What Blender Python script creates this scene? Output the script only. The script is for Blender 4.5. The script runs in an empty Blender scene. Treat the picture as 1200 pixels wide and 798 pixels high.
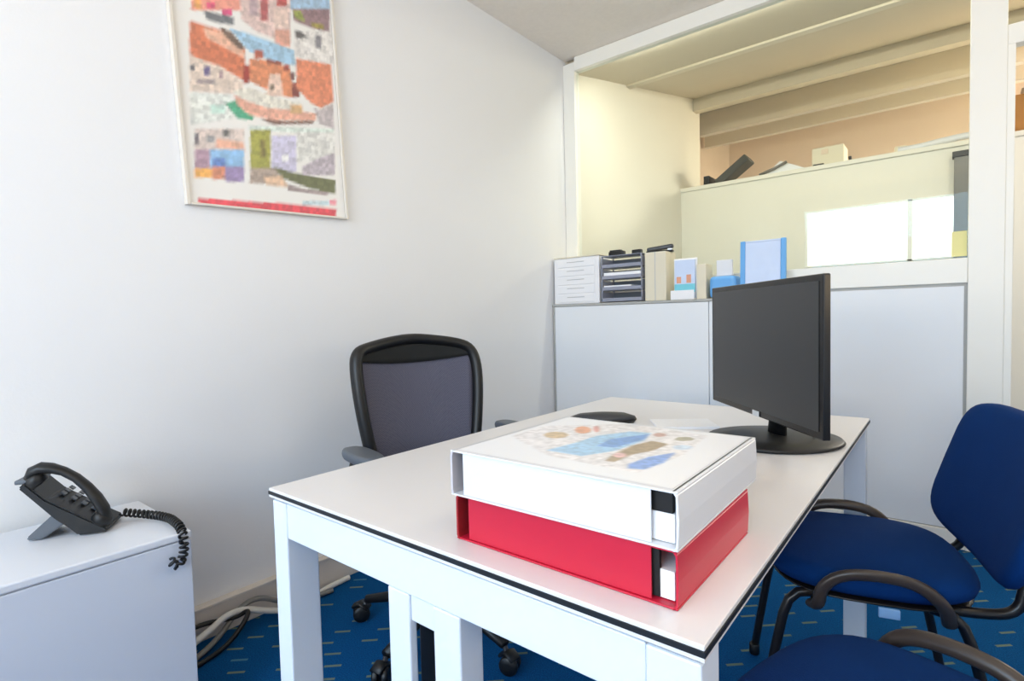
import bpy, bmesh, math, random
from mathutils import Vector, Matrix
random.seed(7)
scn = bpy.context.scene
COL = scn.collection
PI = math.pi

# ------------------------------------------------------------------ materials
def lin(c):
    c = c / 255.0
    return c / 12.92 if c <= 0.04045 else ((c + 0.055) / 1.055) ** 2.4
def rgb(r, g, b): return (lin(r), lin(g), lin(b), 1.0)

def mat(name, col, rough=0.5, metal=0.0, noise=0.0, nscale=20, bump=0.0, bscale=200, spec=0.5):
    m = bpy.data.materials.new(name); m.use_nodes = True
    nt = m.node_tree; p = nt.nodes['Principled BSDF']
    p.inputs['Base Color'].default_value = rgb(*col)
    p.inputs['Roughness'].default_value = rough
    p.inputs['Metallic'].default_value = metal
    p.inputs['Specular IOR Level'].default_value = spec
    tc = nt.nodes.new('ShaderNodeTexCoord')
    if noise > 0:
        n = nt.nodes.new('ShaderNodeTexNoise'); n.inputs['Scale'].default_value = nscale
        n.inputs['Detail'].default_value = 4
        r = nt.nodes.new('ShaderNodeMapRange')
        r.inputs['To Min'].default_value = 1 - noise; r.inputs['To Max'].default_value = 1 + noise
        mx = nt.nodes.new('ShaderNodeMix'); mx.data_type = 'RGBA'; mx.blend_type = 'MULTIPLY'
        mx.inputs['Factor'].default_value = 1
        mx.inputs[6].default_value = rgb(*col)
        nt.links.new(tc.outputs['Object'], n.inputs['Vector'])
        nt.links.new(n.outputs['Fac'], r.inputs['Value'])
        nt.links.new(r.outputs['Result'], mx.inputs[7])
        nt.links.new(mx.outputs[2], p.inputs['Base Color'])
    if bump > 0:
        n2 = nt.nodes.new('ShaderNodeTexNoise'); n2.inputs['Scale'].default_value = bscale
        b = nt.nodes.new('ShaderNodeBump'); b.inputs['Strength'].default_value = bump
        b.inputs['Distance'].default_value = 0.002
        nt.links.new(tc.outputs['Object'], n2.inputs['Vector'])
        nt.links.new(n2.outputs['Fac'], b.inputs['Height'])
        nt.links.new(b.outputs['Normal'], p.inputs['Normal'])
    return m

def emis(name, col, st):
    m = bpy.data.materials.new(name); m.use_nodes = True
    nt = m.node_tree; p = nt.nodes['Principled BSDF']
    p.inputs['Base Color'].default_value = rgb(*col)
    p.inputs['Emission Color'].default_value = rgb(*col)
    p.inputs['Emission Strength'].default_value = st
    return m

def printed_mat(name):
    m = bpy.data.materials.new(name); m.use_nodes = True
    nt = m.node_tree; p = nt.nodes['Principled BSDF']
    a = nt.nodes.new('ShaderNodeAttribute'); a.attribute_name = 'ink'
    nt.links.new(a.outputs['Color'], p.inputs['Base Color'])
    p.inputs['Roughness'].default_value = 0.35
    return m

def glass_mat(name, tint=(245, 248, 244), refl=0.012):
    m = bpy.data.materials.new(name); m.use_nodes = True
    nt = m.node_tree; nt.nodes.clear()
    o = nt.nodes.new('ShaderNodeOutputMaterial'); mx = nt.nodes.new('ShaderNodeMixShader')
    t = nt.nodes.new('ShaderNodeBsdfTransparent'); g = nt.nodes.new('ShaderNodeBsdfGlossy')
    t.inputs['Color'].default_value = rgb(*tint); g.inputs['Roughness'].default_value = 0.02
    mx.inputs['Fac'].default_value = refl
    nt.links.new(t.outputs[0], mx.inputs[1]); nt.links.new(g.outputs[0], mx.inputs[2])
    nt.links.new(mx.outputs[0], o.inputs['Surface'])
    return m

def carpet_mat():
    m = bpy.data.materials.new('carpet'); m.use_nodes = True
    nt = m.node_tree; p = nt.nodes['Principled BSDF']
    N = lambda t, **k: nt.nodes.new(t)
    def math_(op, a, b=None):
        n = nt.nodes.new('ShaderNodeMath'); n.operation = op
        for i, v in enumerate((a, b)):
            if v is None: continue
            if isinstance(v, (int, float)): n.inputs[i].default_value = v
            else: nt.links.new(v, n.inputs[i])
        return n.outputs[0]
    tc = N('ShaderNodeTexCoord'); mp = N('ShaderNodeMapping')
    mp.inputs['Rotation'].default_value = (0, 0, math.radians(-43))
    nt.links.new(tc.outputs['Object'], mp.inputs['Vector'])
    sp = N('ShaderNodeSeparateXYZ'); nt.links.new(mp.outputs[0], sp.inputs[0])
    v = math_('DIVIDE', sp.outputs[1], 0.062); row = math_('FLOOR', v); fv = math_('FRACT', v)
    wn = N('ShaderNodeTexWhiteNoise'); wn.noise_dimensions = '1D'; nt.links.new(row, wn.inputs['W'])
    u = math_('ADD', math_('DIVIDE', sp.outputs[0], 0.145), wn.outputs['Value'])
    cu = math_('FLOOR', u); fu = math_('FRACT', u)
    cell = N('ShaderNodeCombineXYZ'); nt.links.new(cu, cell.inputs[0]); nt.links.new(row, cell.inputs[1])
    w2 = N('ShaderNodeTexWhiteNoise'); w2.noise_dimensions = '2D'; nt.links.new(cell.outputs[0], w2.inputs['Vector'])
    mask = math_('MULTIPLY', math_('LESS_THAN', fu, 0.36), math_('LESS_THAN', fv, 0.17))
    mask = math_('MULTIPLY', mask, math_('LESS_THAN', w2.outputs['Value'], 0.62))
    ramp = N('ShaderNodeValToRGB'); ramp.color_ramp.interpolation = 'CONSTANT'
    ramp.color_ramp.elements[0].color = rgb(104, 120, 108); ramp.color_ramp.elements[1].color = rgb(66, 115, 140)
    ramp.color_ramp.elements[1].position = 0.55
    nt.links.new(w2.outputs['Value'], ramp.inputs[0])
    ns = N('ShaderNodeTexNoise'); ns.inputs['Scale'].default_value = 260; nt.links.new(tc.outputs['Object'], ns.inputs['Vector'])
    br = N('ShaderNodeValToRGB')
    br.color_ramp.elements[0].position = 0.3; br.color_ramp.elements[1].position = 0.7
    br.color_ramp.elements[0].color = rgb(2, 58, 108); br.color_ramp.elements[1].color = rgb(6, 86, 142)
    nt.links.new(ns.outputs['Fac'], br.inputs[0])
    mx = N('ShaderNodeMix'); mx.data_type = 'RGBA'
    nt.links.new(mask, mx.inputs['Factor']); nt.links.new(br.outputs[0], mx.inputs[6]); nt.links.new(ramp.outputs[0], mx.inputs[7])
    nt.links.new(mx.outputs[2], p.inputs['Base Color'])
    p.inputs['Roughness'].default_value = 0.95; p.inputs['Specular IOR Level'].default_value = 0.1
    b = N('ShaderNodeBump'); b.inputs['Strength'].default_value = 0.5; b.inputs['Distance'].default_value = 0.003
    nt.links.new(ns.outputs['Fac'], b.inputs['Height']); nt.links.new(b.outputs['Normal'], p.inputs['Normal'])
    return m

def ceiling_mat():
    m = mat('ceiling_board', (238, 231, 222), 0.95, noise=0.05, nscale=45, bump=0.4, bscale=160, spec=0.1)
    return m

def weave_mat(name, a, b, sc=260):
    m = bpy.data.materials.new(name); m.use_nodes = True
    nt = m.node_tree; p = nt.nodes['Principled BSDF']
    tc = nt.nodes.new('ShaderNodeTexCoord'); c = nt.nodes.new('ShaderNodeTexChecker')
    c.inputs['Scale'].default_value = sc; c.inputs['Color1'].default_value = rgb(*a); c.inputs['Color2'].default_value = rgb(*b)
    nt.links.new(tc.outputs['Object'], c.inputs['Vector']); nt.links.new(c.outputs['Color'], p.inputs['Base Color'])
    p.inputs['Roughness'].default_value = 0.9; p.inputs['Specular IOR Level'].default_value = 0.15
    return m

M = dict(
    wall=mat('wall_paint', (233, 234, 236), 0.8, noise=0.012, nscale=3, bump=0.15, bscale=120, spec=0.25),
    ceil=ceiling_mat(), carpet=carpet_mat(),
    alu=mat('white_lacquered_aluminium', (240, 238, 230), 0.4, noise=0.01, nscale=6),
    panel=mat('white_partition_panel', (232, 235, 238), 0.45, noise=0.01, nscale=4),
    gap=mat('panel_gasket', (176, 176, 172), 0.6, noise=0.05),
    deskw=mat('white_desk_laminate', (226, 224, 224), 0.3, noise=0.012, nscale=8),
    deskedge=mat('black_desk_core', (22, 26, 30), 0.5, noise=0.05),
    steelw=mat('white_powder_coated_steel', (222, 229, 238), 0.35, noise=0.01, nscale=10),
    black=mat('black_plastic', (10, 11, 13), 0.45, noise=0.08),
    blackm=mat('black_fabric_trim', (14, 17, 18), 0.8, noise=0.08),
    greyp=mat('grey_plastic', (88, 94, 102), 0.45, noise=0.05),
    dgrey=mat('dark_grey_plastic', (52, 55, 60), 0.4, noise=0.05),
    mesh=weave_mat('grey_seat_mesh', (104, 104, 118), (82, 82, 98), 300),
    blue=mat('blue_chair_fabric', (0, 48, 106), 0.9, noise=0.10, nscale=14, bump=0.4, bscale=500, spec=0.15),
    tube=mat('black_painted_tube', (26, 22, 20), 0.3, noise=0.06),
    armp=mat('black_arm_plastic', (66, 56, 50), 0.35, noise=0.06),
    red=mat('red_card', (192, 24, 54), 0.45, noise=0.03, nscale=30),
    redin=mat('dark_red_card_lining', (150, 18, 30), 0.6, noise=0.03),
    wcard=mat('white_coated_card', (222, 224, 228), 0.4, noise=0.01, nscale=15),
    greycard=mat('grey_card_spine', (196, 192, 196), 0.5, noise=0.02),
    paper=mat('paper_sheets', (244, 245, 248), 0.7, noise=0.03, nscale=60),
    darkin=mat('box_hole_shade', (16, 14, 14), 0.7, noise=0.05),  # near-black standing for the shade inside the box corners
    cab=mat('white_cabinet_lacquer', (206, 212, 224), 0.4, noise=0.01, nscale=5),
    cabtop=mat('cabinet_top_laminate', (216, 220, 228), 0.4, noise=0.01, nscale=5),
    trunk=mat('beige_cable_trunking', (216, 208, 200), 0.45, noise=0.02),
    screen=mat('dark_matt_screen', (44, 45, 47), 0.35, noise=0.02, spec=0.6),
    bezel=mat('black_monitor_bezel', (10, 10, 12), 0.25, noise=0.03),
    silver=mat('silver_plastic', (215, 218, 222), 0.3, metal=0.2, noise=0.02),
    poster=printed_mat('poster_print'), boxpic=printed_mat('box_cover_print'),
    framew=mat('white_poster_frame', (222, 216, 206), 0.4, noise=0.01),
    clear=glass_mat('window_glass'),
    acryl=glass_mat('poster_acrylic', (250, 250, 250), 0.03),
    hall=mat('hall_cream_wall', (236, 231, 219), 0.85, noise=0.02, nscale=2),
    beam=mat('hall_ceiling_boards', (216, 206, 186), 0.85, noise=0.03, nscale=3),
    tan=mat('hall_tan_wall', (228, 208, 186), 0.85, noise=0.05, nscale=3),
    grey_tray=mat('grey_blue_tray_plastic', (150, 154, 170), 0.35, noise=0.03),
    whitep=mat('white_tray_plastic', (240, 240, 242), 0.35, noise=0.01),
    slot=mat('light_grey_line', (188, 190, 192), 0.6, noise=0.02),  # light grey for the drawer handles and the magazine file line
    beige=mat('beige_card', (226, 218, 196), 0.7, noise=0.02),
    cyan=mat('cyan_print', (120, 205, 222), 0.5, noise=0.1),
    skyblue=mat('blue_print', (104, 172, 232), 0.5, noise=0.05),
    skin=mat('peach_print', (222, 160, 130), 0.5, noise=0.1),
    lavender=mat('pale_blue_print', (205, 220, 246), 0.5, noise=0.04),
    yellow=mat('yellow_note_paper', (232, 226, 160), 0.7, noise=0.02),
    cardb=mat('brown_corrugated_card', (176, 124, 66), 0.8, noise=0.08),
    junk=mat('dark_grey_plastic_box', (70, 70, 66), 0.6, noise=0.08),
    wcable=mat('white_cable_sheath', (215, 212, 206), 0.5, noise=0.04),
    gcable=mat('grey_cable_sheath', (120, 118, 114), 0.5, noise=0.04),
    daylight=emis('bright_daylit_pane', (250, 253, 255), 2.2),
    lampw=emis('added_lamp_diffuser', (255, 236, 208), 4.0),
    lightblue=mat('light_blue_label', (150, 195, 240), 0.5, noise=0.03),
)

# ------------------------------------------------------------------ geometry
class MB:
    def __init__(s): s.bm = bmesh.new(); s.mats = []
    def _mi(s, m):
        if m is None: return 0
        if m not in s.mats: s.mats.append(m)
        return s.mats.index(m)
    def _merge(s, b, mi=0, mtx=None, smooth=False):
        if mtx is not None: b.transform(mtx)
        me = bpy.data.meshes.new('tmp'); b.to_mesh(me); b.free()
        n0 = len(s.bm.faces); s.bm.from_mesh(me); bpy.data.meshes.remove(me)
        s.bm.faces.ensure_lookup_table()
        for f in s.bm.faces[n0:]:
            f.material_index = mi; f.smooth = smooth
    def box(s, lo, hi, bev=0.0, m=None, mtx=None, seg=2):
        b = bmesh.new(); bmesh.ops.create_cube(b, size=1)
        for v in b.verts:
            v.co = Vector([(lo[i] + hi[i]) / 2 + v.co[i] * (hi[i] - lo[i]) for i in range(3)])
        if bev > 0: bmesh.ops.bevel(b, geom=b.edges[:], offset=bev, segments=seg, affect='EDGES', profile=0.5)
        s._merge(b, s._mi(m), mtx); return s
    def tube(s, pts, r, m=None, n=12, closed=False, flat=None, smooth_path=0, mtx=None):
        P = [Vector(p) for p in pts]
        for _ in range(smooth_path):
            Q = [P[0]] if not closed else []
            rng = range(len(P) - 1) if not closed else range(len(P))
            for i in rng:
                a, c = P[i], P[(i + 1) % len(P)]
                Q += [a * .75 + c * .25, a * .25 + c * .75]
            if not closed: Q.append(P[-1])
            P = Q
        b = bmesh.new(); rings = []
        up = Vector((0, 0, 1)); last = None
        for i, p in enumerate(P):
            if closed: t = P[(i + 1) % len(P)] - P[i - 1]
            else: t = P[min(i + 1, len(P) - 1)] - P[max(i - 1, 0)]
            t.normalize()
            if last is None:
                a = up if abs(t.dot(up)) < .95 else Vector((0, 1, 0))
                x = t.cross(a).normalized()
            else:
                x = (last - t * last.dot(t)).normalized()
            last = x; y = t.cross(x)
            rr = r[i] if isinstance(r, (list, tuple)) else r
            fx, fy = (1, 1) if flat is None else flat
            rings.append([b.verts.new(p + x * math.cos(2 * PI * k / n) * rr * fx + y * math.sin(2 * PI * k / n) * rr * fy) for k in range(n)])
        m_ = len(rings)
        for i in range(m_ if closed else m_ - 1):
            A, B = rings[i], rings[(i + 1) % m_]
            for k in range(n): b.faces.new([A[k], A[(k + 1) % n], B[(k + 1) % n], B[k]])
        if not closed: b.faces.new(rings[0][::-1]); b.faces.new(rings[-1])
        bmesh.ops.recalc_face_normals(b, faces=b.faces)
        s._merge(b, s._mi(m), mtx, True); return s
    def lathe(s, prof, m=None, n=28, c=(0, 0, 0), mtx=None, smooth=True, sx=1, sy=1):
        b = bmesh.new(); rings = []
        for r, z in prof:
            rings.append([b.verts.new((c[0] + r * sx * math.cos(2 * PI * k / n), c[1] + r * sy * math.sin(2 * PI * k / n), c[2] + z)) for k in range(n)])
        for A, B in zip(rings, rings[1:]):
            for k in range(n): b.faces.new([A[k], A[(k + 1) % n], B[(k + 1) % n], B[k]])
        b.faces.new(rings[0][::-1]); b.faces.new(rings[-1])
        bmesh.ops.recalc_face_normals(b, faces=b.faces)
        s._merge(b, s._mi(m), mtx, smooth); return s
    def prism(s, poly, z0, z1, m=None, bev=0, mtx=None):
        b = bmesh.new()
        A = [b.verts.new((x, y, z0)) for x, y in poly]; B = [b.verts.new((x, y, z1)) for x, y in poly]
        n = len(poly)
        b.faces.new(A[::-1]); b.faces.new(B)
        for k in range(n): b.faces.new([A[k], A[(k + 1) % n], B[(k + 1) % n], B[k]])
        bmesh.ops.recalc_face_normals(b, faces=b.faces)
        if bev > 0: bmesh.ops.bevel(b, geom=b.edges[:], offset=bev, segments=2, affect='EDGES')
        s._merge(b, s._mi(m), mtx); return s
    def pad(s, w, d, t, e=3.2, n=40, rings=7, m=None, mtx=None, bend=None, crown=.25):
        """rounded-rectangle cushion centred on z=0"""
        b = bmesh.new()
        def se(a, k):
            ca, sa = math.cos(a), math.sin(a)
            return (w / 2 * k * math.copysign(abs(ca) ** (2 / e), ca), d / 2 * k * math.copysign(abs(sa) ** (2 / e), sa))
        prof = []
        for i in range(rings): # top from centre outward
            k = i / (rings - 1); prof.append((k * .86 + .001, t / 2 * (1 + crown * (1 - k * k))))
        for a in (30, 60, 90, 120, 150):
            ar = math.radians(a); prof.append((.86 + .14 * math.sin(ar), t / 2 * math.cos(ar)))
        for i in range(rings): k = 1 - i / (rings - 1); prof.append((k * .86 + .001, -t / 2))
        R = []
        for k, z in prof: R.append([b.verts.new((*se(2 * PI * j / n, k), z)) for j in range(n)])
        for A, B in zip(R, R[1:]):
            for j in range(n): b.faces.new([A[j], A[(j + 1) % n], B[(j + 1) % n], B[j]])
        b.faces.new(R[0]); b.faces.new(R[-1][::-1])
        bmesh.ops.recalc_face_normals(b, faces=b.faces)
        if bend:
            for v in b.verts: v.co = bend(v.co)
        s._merge(b, s._mi(m), mtx, True); return s
    def build(s, name, m=None, parent=None, loc=None):
        me = bpy.data.meshes.new(name)
        s.bm.to_mesh(me); s.bm.free()
        if s.mats:
            for k in s.mats: me.materials.append(M[k])
        elif m: me.materials.append(M[m])
        o = bpy.data.objects.new(name, me); COL.objects.link(o)
        if parent: o.parent = parent
        if loc: o.location = loc
        return o

def thing(name, label, cat, loc=(0, 0, 0), rz=0, group=None):
    o = bpy.data.objects.new(name, None); COL.objects.link(o)
    o.location = loc; o.rotation_euler = (0, 0, rz); o.empty_display_size = .1
    o['label'] = label; o['category'] = cat
    if group: o['group'] = group
    return o
def tag(o, label, cat, group=None):
    o['label'] = label; o['category'] = cat
    if group: o['group'] = group
    return o
def struct(o): o['kind'] = 'structure'; return o
def T(x=0, y=0, z=0): return Matrix.Translation((x, y, z))
def Rm(a, ax): return Matrix.Rotation(a, 4, ax)
def dup(root, loc, rz, label, group=None):
    r = root.copy(); COL.objects.link(r); r.location = loc; r.rotation_euler = (0, 0, rz); r['label'] = label
    if group: r['group'] = group
    for ch in list(root.children):
        c = ch.copy(); COL.objects.link(c); c.parent = r
        for g in list(ch.children):
            d = g.copy(); COL.objects.link(d); d.parent = c
    return r

def painted_grid(w, h, nu, nv, base, polys, off=(0, 0), jitter=0):
    """flat printed sheet in local XY, u right, v up, colours stored per vertex"""
    me = bpy.data.meshes.new('sheet'); V = []; F = []; Cc = []
    rnd = random.Random(3); blot = [jitter * 1.1 * (rnd.random() - .6) for _ in range(997)]
    def inside(px, py, poly):
        c = False; j = len(poly) - 1
        for i in range(len(poly)):
            xi, yi = poly[i]; xj, yj = poly[j]
            if (yi > py) != (yj > py) and px < (xj - xi) * (py - yi) / (yj - yi) + xi: c = not c
            j = i
        return c
    for j in range(nv + 1):
        for i in range(nu + 1):
            x = w * i / nu; y = h * j / nv; V.append((x, y, 0))
            acc = [0, 0, 0]; 
            for sx, sy in ((-.35, -.35), (.35, -.35), (-.35, .35), (.35, .35), (0, 0)):
                qx = x + sx * w / nu + off[0]; qy = y + sy * h / nv + off[1]; col = base; hit = False
                for poly, c in polys:
                    if inside(qx, qy, poly): col = c; hit = True
                if hit and jitter:
                    k = 1 + jitter * (rnd.random() - .5) + blot[(i // 2 * 7 + j // 2 * 131) % 997]; col = tuple(min(255, q * k) for q in col)
                for k in range(3): acc[k] += (lin(col[k]) * .93 + .07 * lin(236)) / 5
            Cc += acc + [1.0]
    for j in range(nv):
        for i in range(nu):
            a = j * (nu + 1) + i; F.append((a, a + 1, a + nu + 2, a + nu + 1))
    me.from_pydata(V, [], F)
    at = me.color_attributes.new('ink', 'FLOAT_COLOR', 'POINT'); at.data.foreach_set('color', Cc)
    return me

POSTER=[[[[0.076,0.693],[0.281,0.772],[0.276,0.714],[0.071,0.64]],[240,160,140]],[[[0.081,0.69],[0.103,0.698],[0.104,0.652],[0.082,0.649]],[238,170,95]],[[[0.123,0.686],[0.151,0.697],[0.149,0.674],[0.121,0.663]],[222,85,120]],[[[0.173,0.682],[0.208,0.695],[0.206,0.672],[0.171,0.659]],[224,85,135]],[[[0.237,0.755],[0.435,0.832],[0.418,0.628],[0.352,0.644],[0.288,0.647],[0.236,0.671]],[222,196,190]],[[[0.274,0.77],[0.306,0.782],[0.3,0.705],[0.268,0.694]],[190,165,170]],[[[0.316,0.786],[0.346,0.797],[0.337,0.7],[0.308,0.69]],[182,95,95]],[[[0.379,0.81],[0.421,0.827],[0.417,0.782],[0.376,0.766]],[190,80,75]],[[[0.361,0.752],[0.423,0.774],[0.417,0.704],[0.355,0.682]],[234,208,196]],[[[0.362,0.678],[0.424,0.699],[0.418,0.635],[0.356,0.615]],[228,170,150]],[[[0.435,0.832],[0.617,0.902],[0.612,0.844],[0.431,0.777]],[168,198,224]],[[[0.438,0.78],[0.604,0.841],[0.596,0.745],[0.512,0.736],[0.441,0.737]],[150,120,125]],[[[0.441,0.775],[0.473,0.786],[0.492,0.748],[0.446,0.751]],[148,158,70]],[[[0.514,0.756],[0.571,0.769],[0.57,0.749],[0.52,0.742]],[165,150,60]],[[[0.441,0.699],[0.621,0.76],[0.61,0.628],[0.431,0.575]],[228,224,220]],[[[0.442,0.702],[0.467,0.708],[0.494,0.694],[0.446,0.672]],[95,92,92]],[[[0.529,0.712],[0.556,0.721],[0.552,0.67],[0.525,0.662]],[135,132,138]],[[[0.063,0.604],[0.116,0.606],[0.178,0.61],[0.242,0.567],[0.232,0.455],[0.161,0.479],[0.053,0.489]],[214,122,84]],[[[0.104,0.596],[0.177,0.604],[0.238,0.56],[0.236,0.536],[0.173,0.551],[0.113,0.566]],[232,182,156]],[[[0.109,0.654],[0.212,0.668],[0.209,0.641],[0.151,0.629],[0.118,0.629]],[112,116,122]],[[[0.159,0.618],[0.196,0.616],[0.242,0.576],[0.226,0.562],[0.176,0.592]],[112,90,76]],[[[0.191,0.626],[0.293,0.628],[0.432,0.626],[0.434,0.57],[0.345,0.556],[0.257,0.566],[0.218,0.6]],[165,202,228]],[[[0.053,0.492],[0.155,0.483],[0.226,0.45],[0.219,0.407],[0.043,0.373]],[228,210,196]],[[[0.053,0.461],[0.066,0.465],[0.065,0.445],[0.051,0.442]],[110,105,110]],[[[0.096,0.468],[0.116,0.474],[0.113,0.442],[0.093,0.437]],[112,100,150]],[[[0.146,0.469],[0.157,0.472],[0.155,0.445],[0.143,0.442]],[150,120,130]],[[[0.068,0.419],[0.129,0.435],[0.127,0.418],[0.066,0.402]],[165,150,150]],[[[0.255,0.541],[0.325,0.556],[0.411,0.551],[0.416,0.444],[0.341,0.438],[0.248,0.462]],[222,142,100]],[[[0.276,0.578],[0.309,0.588],[0.306,0.557],[0.274,0.547]],[178,92,70]],[[[0.319,0.561],[0.379,0.566],[0.377,0.553],[0.318,0.545]],[150,80,62]],[[[0.385,0.559],[0.409,0.566],[0.407,0.543],[0.383,0.536]],[160,66,54]],[[[0.231,0.511],[0.253,0.517],[0.247,0.453],[0.225,0.447]],[155,48,36]],[[[0.41,0.538],[0.428,0.543],[0.425,0.513],[0.408,0.508]],[120,80,80]],[[[0.414,0.501],[0.446,0.509],[0.441,0.453],[0.409,0.445]],[140,66,58]],[[[0.44,0.597],[0.593,0.62],[0.593,0.474],[0.531,0.433],[0.487,0.442],[0.43,0.486]],[228,140,104]],[[[0.327,0.508],[0.368,0.519],[0.375,0.44],[0.307,0.423]],[236,206,190]],[[[0.324,0.47],[0.341,0.475],[0.339,0.453],[0.322,0.448]],[120,105,90]],[[[0.289,0.431],[0.315,0.437],[0.313,0.412],[0.287,0.406]],[190,150,110]],[[[0.042,0.368],[0.177,0.396],[0.175,0.314],[0.038,0.262]],[226,230,224]],[[[0.156,0.362],[0.199,0.384],[0.257,0.35],[0.248,0.324],[0.193,0.318]],[76,172,134]],[[[0.107,0.345],[0.156,0.356],[0.153,0.327],[0.107,0.316]],[205,234,222]],[[[0.184,0.41],[0.246,0.438],[0.347,0.427],[0.443,0.431],[0.448,0.407],[0.303,0.373],[0.223,0.384]],[230,226,214]],[[[0.189,0.399],[0.235,0.387],[0.31,0.381],[0.412,0.398],[0.507,0.407],[0.504,0.38],[0.326,0.341],[0.237,0.34],[0.197,0.366]],[236,178,156]],[[[0.4,0.415],[0.45,0.426],[0.447,0.393],[0.397,0.382]],[226,184,134]],[[[0.274,0.336],[0.367,0.347],[0.497,0.378],[0.488,0.363],[0.325,0.325]],[130,95,82]],[[[0.498,0.431],[0.523,0.424],[0.588,0.466],[0.584,0.363],[0.518,0.37]],[196,186,188]],[[[0.234,0.303],[0.584,0.363],[0.582,0.342],[0.233,0.285]],[222,234,226]],[[[0.048,0.253],[0.215,0.287],[0.208,0.208],[0.042,0.179]],[224,208,200]],[[[0.047,0.238],[0.06,0.241],[0.057,0.201],[0.043,0.199]],[108,100,108]],[[[0.084,0.237],[0.112,0.243],[0.11,0.22],[0.082,0.214]],[150,148,150]],[[[0.14,0.269],[0.163,0.274],[0.161,0.25],[0.138,0.245]],[95,95,95]],[[[0.117,0.235],[0.21,0.238],[0.208,0.208],[0.109,0.202]],[232,178,152]],[[[0.042,0.185],[0.091,0.193],[0.085,0.124],[0.036,0.116]],[184,152,172]],[[[0.091,0.193],[0.208,0.214],[0.202,0.141],[0.085,0.124]],[146,192,232]],[[[0.097,0.166],[0.14,0.173],[0.137,0.137],[0.094,0.131]],[100,135,200]],[[[0.037,0.122],[0.091,0.13],[0.089,0.098],[0.034,0.091]],[245,180,90]],[[[0.092,0.136],[0.137,0.143],[0.134,0.099],[0.088,0.093]],[214,140,110]],[[[0.137,0.143],[0.203,0.153],[0.198,0.099],[0.133,0.09]],[160,140,184]],[[[0.236,0.288],[0.313,0.304],[0.3,0.156],[0.224,0.145]],[168,166,74]],[[[0.271,0.259],[0.29,0.263],[0.285,0.2],[0.265,0.197]],[130,118,60]],[[[0.315,0.283],[0.414,0.303],[0.403,0.165],[0.303,0.15]],[206,202,226]],[[[0.349,0.22],[0.377,0.225],[0.374,0.199],[0.347,0.195]],[250,250,252]],[[[0.416,0.316],[0.586,0.35],[0.576,0.232],[0.406,0.204]],[226,226,222]],[[[0.43,0.189],[0.507,0.234],[0.579,0.267],[0.572,0.176],[0.427,0.155]],[190,180,190]],[[[0.224,0.151],[0.334,0.168],[0.329,0.11],[0.219,0.096]],[176,158,146]],[[[0.311,0.17],[0.402,0.158],[0.574,0.156],[0.569,0.1],[0.459,0.107],[0.348,0.132]],[108,112,72]],[[[0.269,0.127],[0.342,0.143],[0.366,0.102],[0.279,0.097]],[224,190,160]],[[[0.364,0.114],[0.422,0.103],[0.542,0.104],[0.525,0.088],[0.362,0.089]],[168,152,152]],[[[0.036,0.026],[0.128,0.028],[0.34,0.038],[0.568,0.038],[0.561,-0.001],[0.337,0.003],[0.042,-0.001]],[226,70,86]],[[[0.418,0.056],[0.539,0.069],[0.538,0.052],[0.417,0.04]],[196,218,226]],[[[0.539,0.073],[0.571,0.076],[0.569,0.055],[0.538,0.052]],[236,150,165]]]
BOXTOP=[[[[-0.152,-0.008],[-0.152,0.088],[-0.035,0.179],[0.106,0.158],[0.118,0.024],[0.103,-0.086],[0.035,-0.082],[-0.035,-0.077]],[232,230,232]],[[[-0.078,0.047],[-0.074,0.029],[-0.082,0.016],[-0.098,0.014],[-0.113,0.025],[-0.118,0.043],[-0.11,0.057],[-0.093,0.059]],[205,180,140]],[[[-0.067,0.1],[-0.06,0.08],[-0.064,0.067],[-0.076,0.069],[-0.091,0.085],[-0.099,0.106],[-0.095,0.119],[-0.082,0.117]],[226,160,120]],[[[-0.059,0.113],[-0.051,0.096],[-0.05,0.087],[-0.057,0.092],[-0.068,0.107],[-0.077,0.125],[-0.077,0.135],[-0.07,0.13]],[215,150,140]],[[[-0.052,-0.054],[-0.041,0.008],[-0.038,0.066],[-0.007,0.123],[0.026,0.129],[0.039,0.074],[0.031,-0.005],[0.006,-0.055]],[160,202,234]],[[[-0.004,0.007],[-0.009,0.056],[0.026,0.121],[0.036,0.085],[0.022,0.012]],[108,156,216]],[[[0.038,-0.023],[0.037,0.034],[0.049,0.08],[0.078,0.073],[0.075,0.024],[0.061,-0.008],[0.058,-0.056],[0.045,-0.06]],[165,145,116]],[[[0.055,-0.017],[0.057,-0.027],[0.054,-0.034],[0.047,-0.034],[0.04,-0.027],[0.038,-0.017],[0.041,-0.01],[0.049,-0.01]],[230,190,190]],[[[0.077,-0.058],[0.084,-0.009],[0.105,0.032],[0.112,-0.025],[0.105,-0.067],[0.086,-0.075]],[132,168,228]],[[[0.051,0.13],[0.053,0.119],[0.048,0.111],[0.04,0.111],[0.033,0.119],[0.032,0.13],[0.036,0.138],[0.044,0.138]],[195,158,150]],[[[0.098,0.125],[0.098,0.113],[0.09,0.103],[0.08,0.101],[0.072,0.109],[0.072,0.121],[0.079,0.131],[0.09,0.133]],[168,162,138]],[[[0.114,0.072],[0.114,0.06],[0.107,0.051],[0.097,0.049],[0.09,0.057],[0.089,0.069],[0.096,0.079],[0.106,0.08]],[205,222,240]]]
KEY, LAMP, HALL, HALL2, WORLD, EXPO = 142, 2, 42, 440, 0.5, -0.32
GROUND, SIDE, SIDEG = 135, 6, 38
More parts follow.
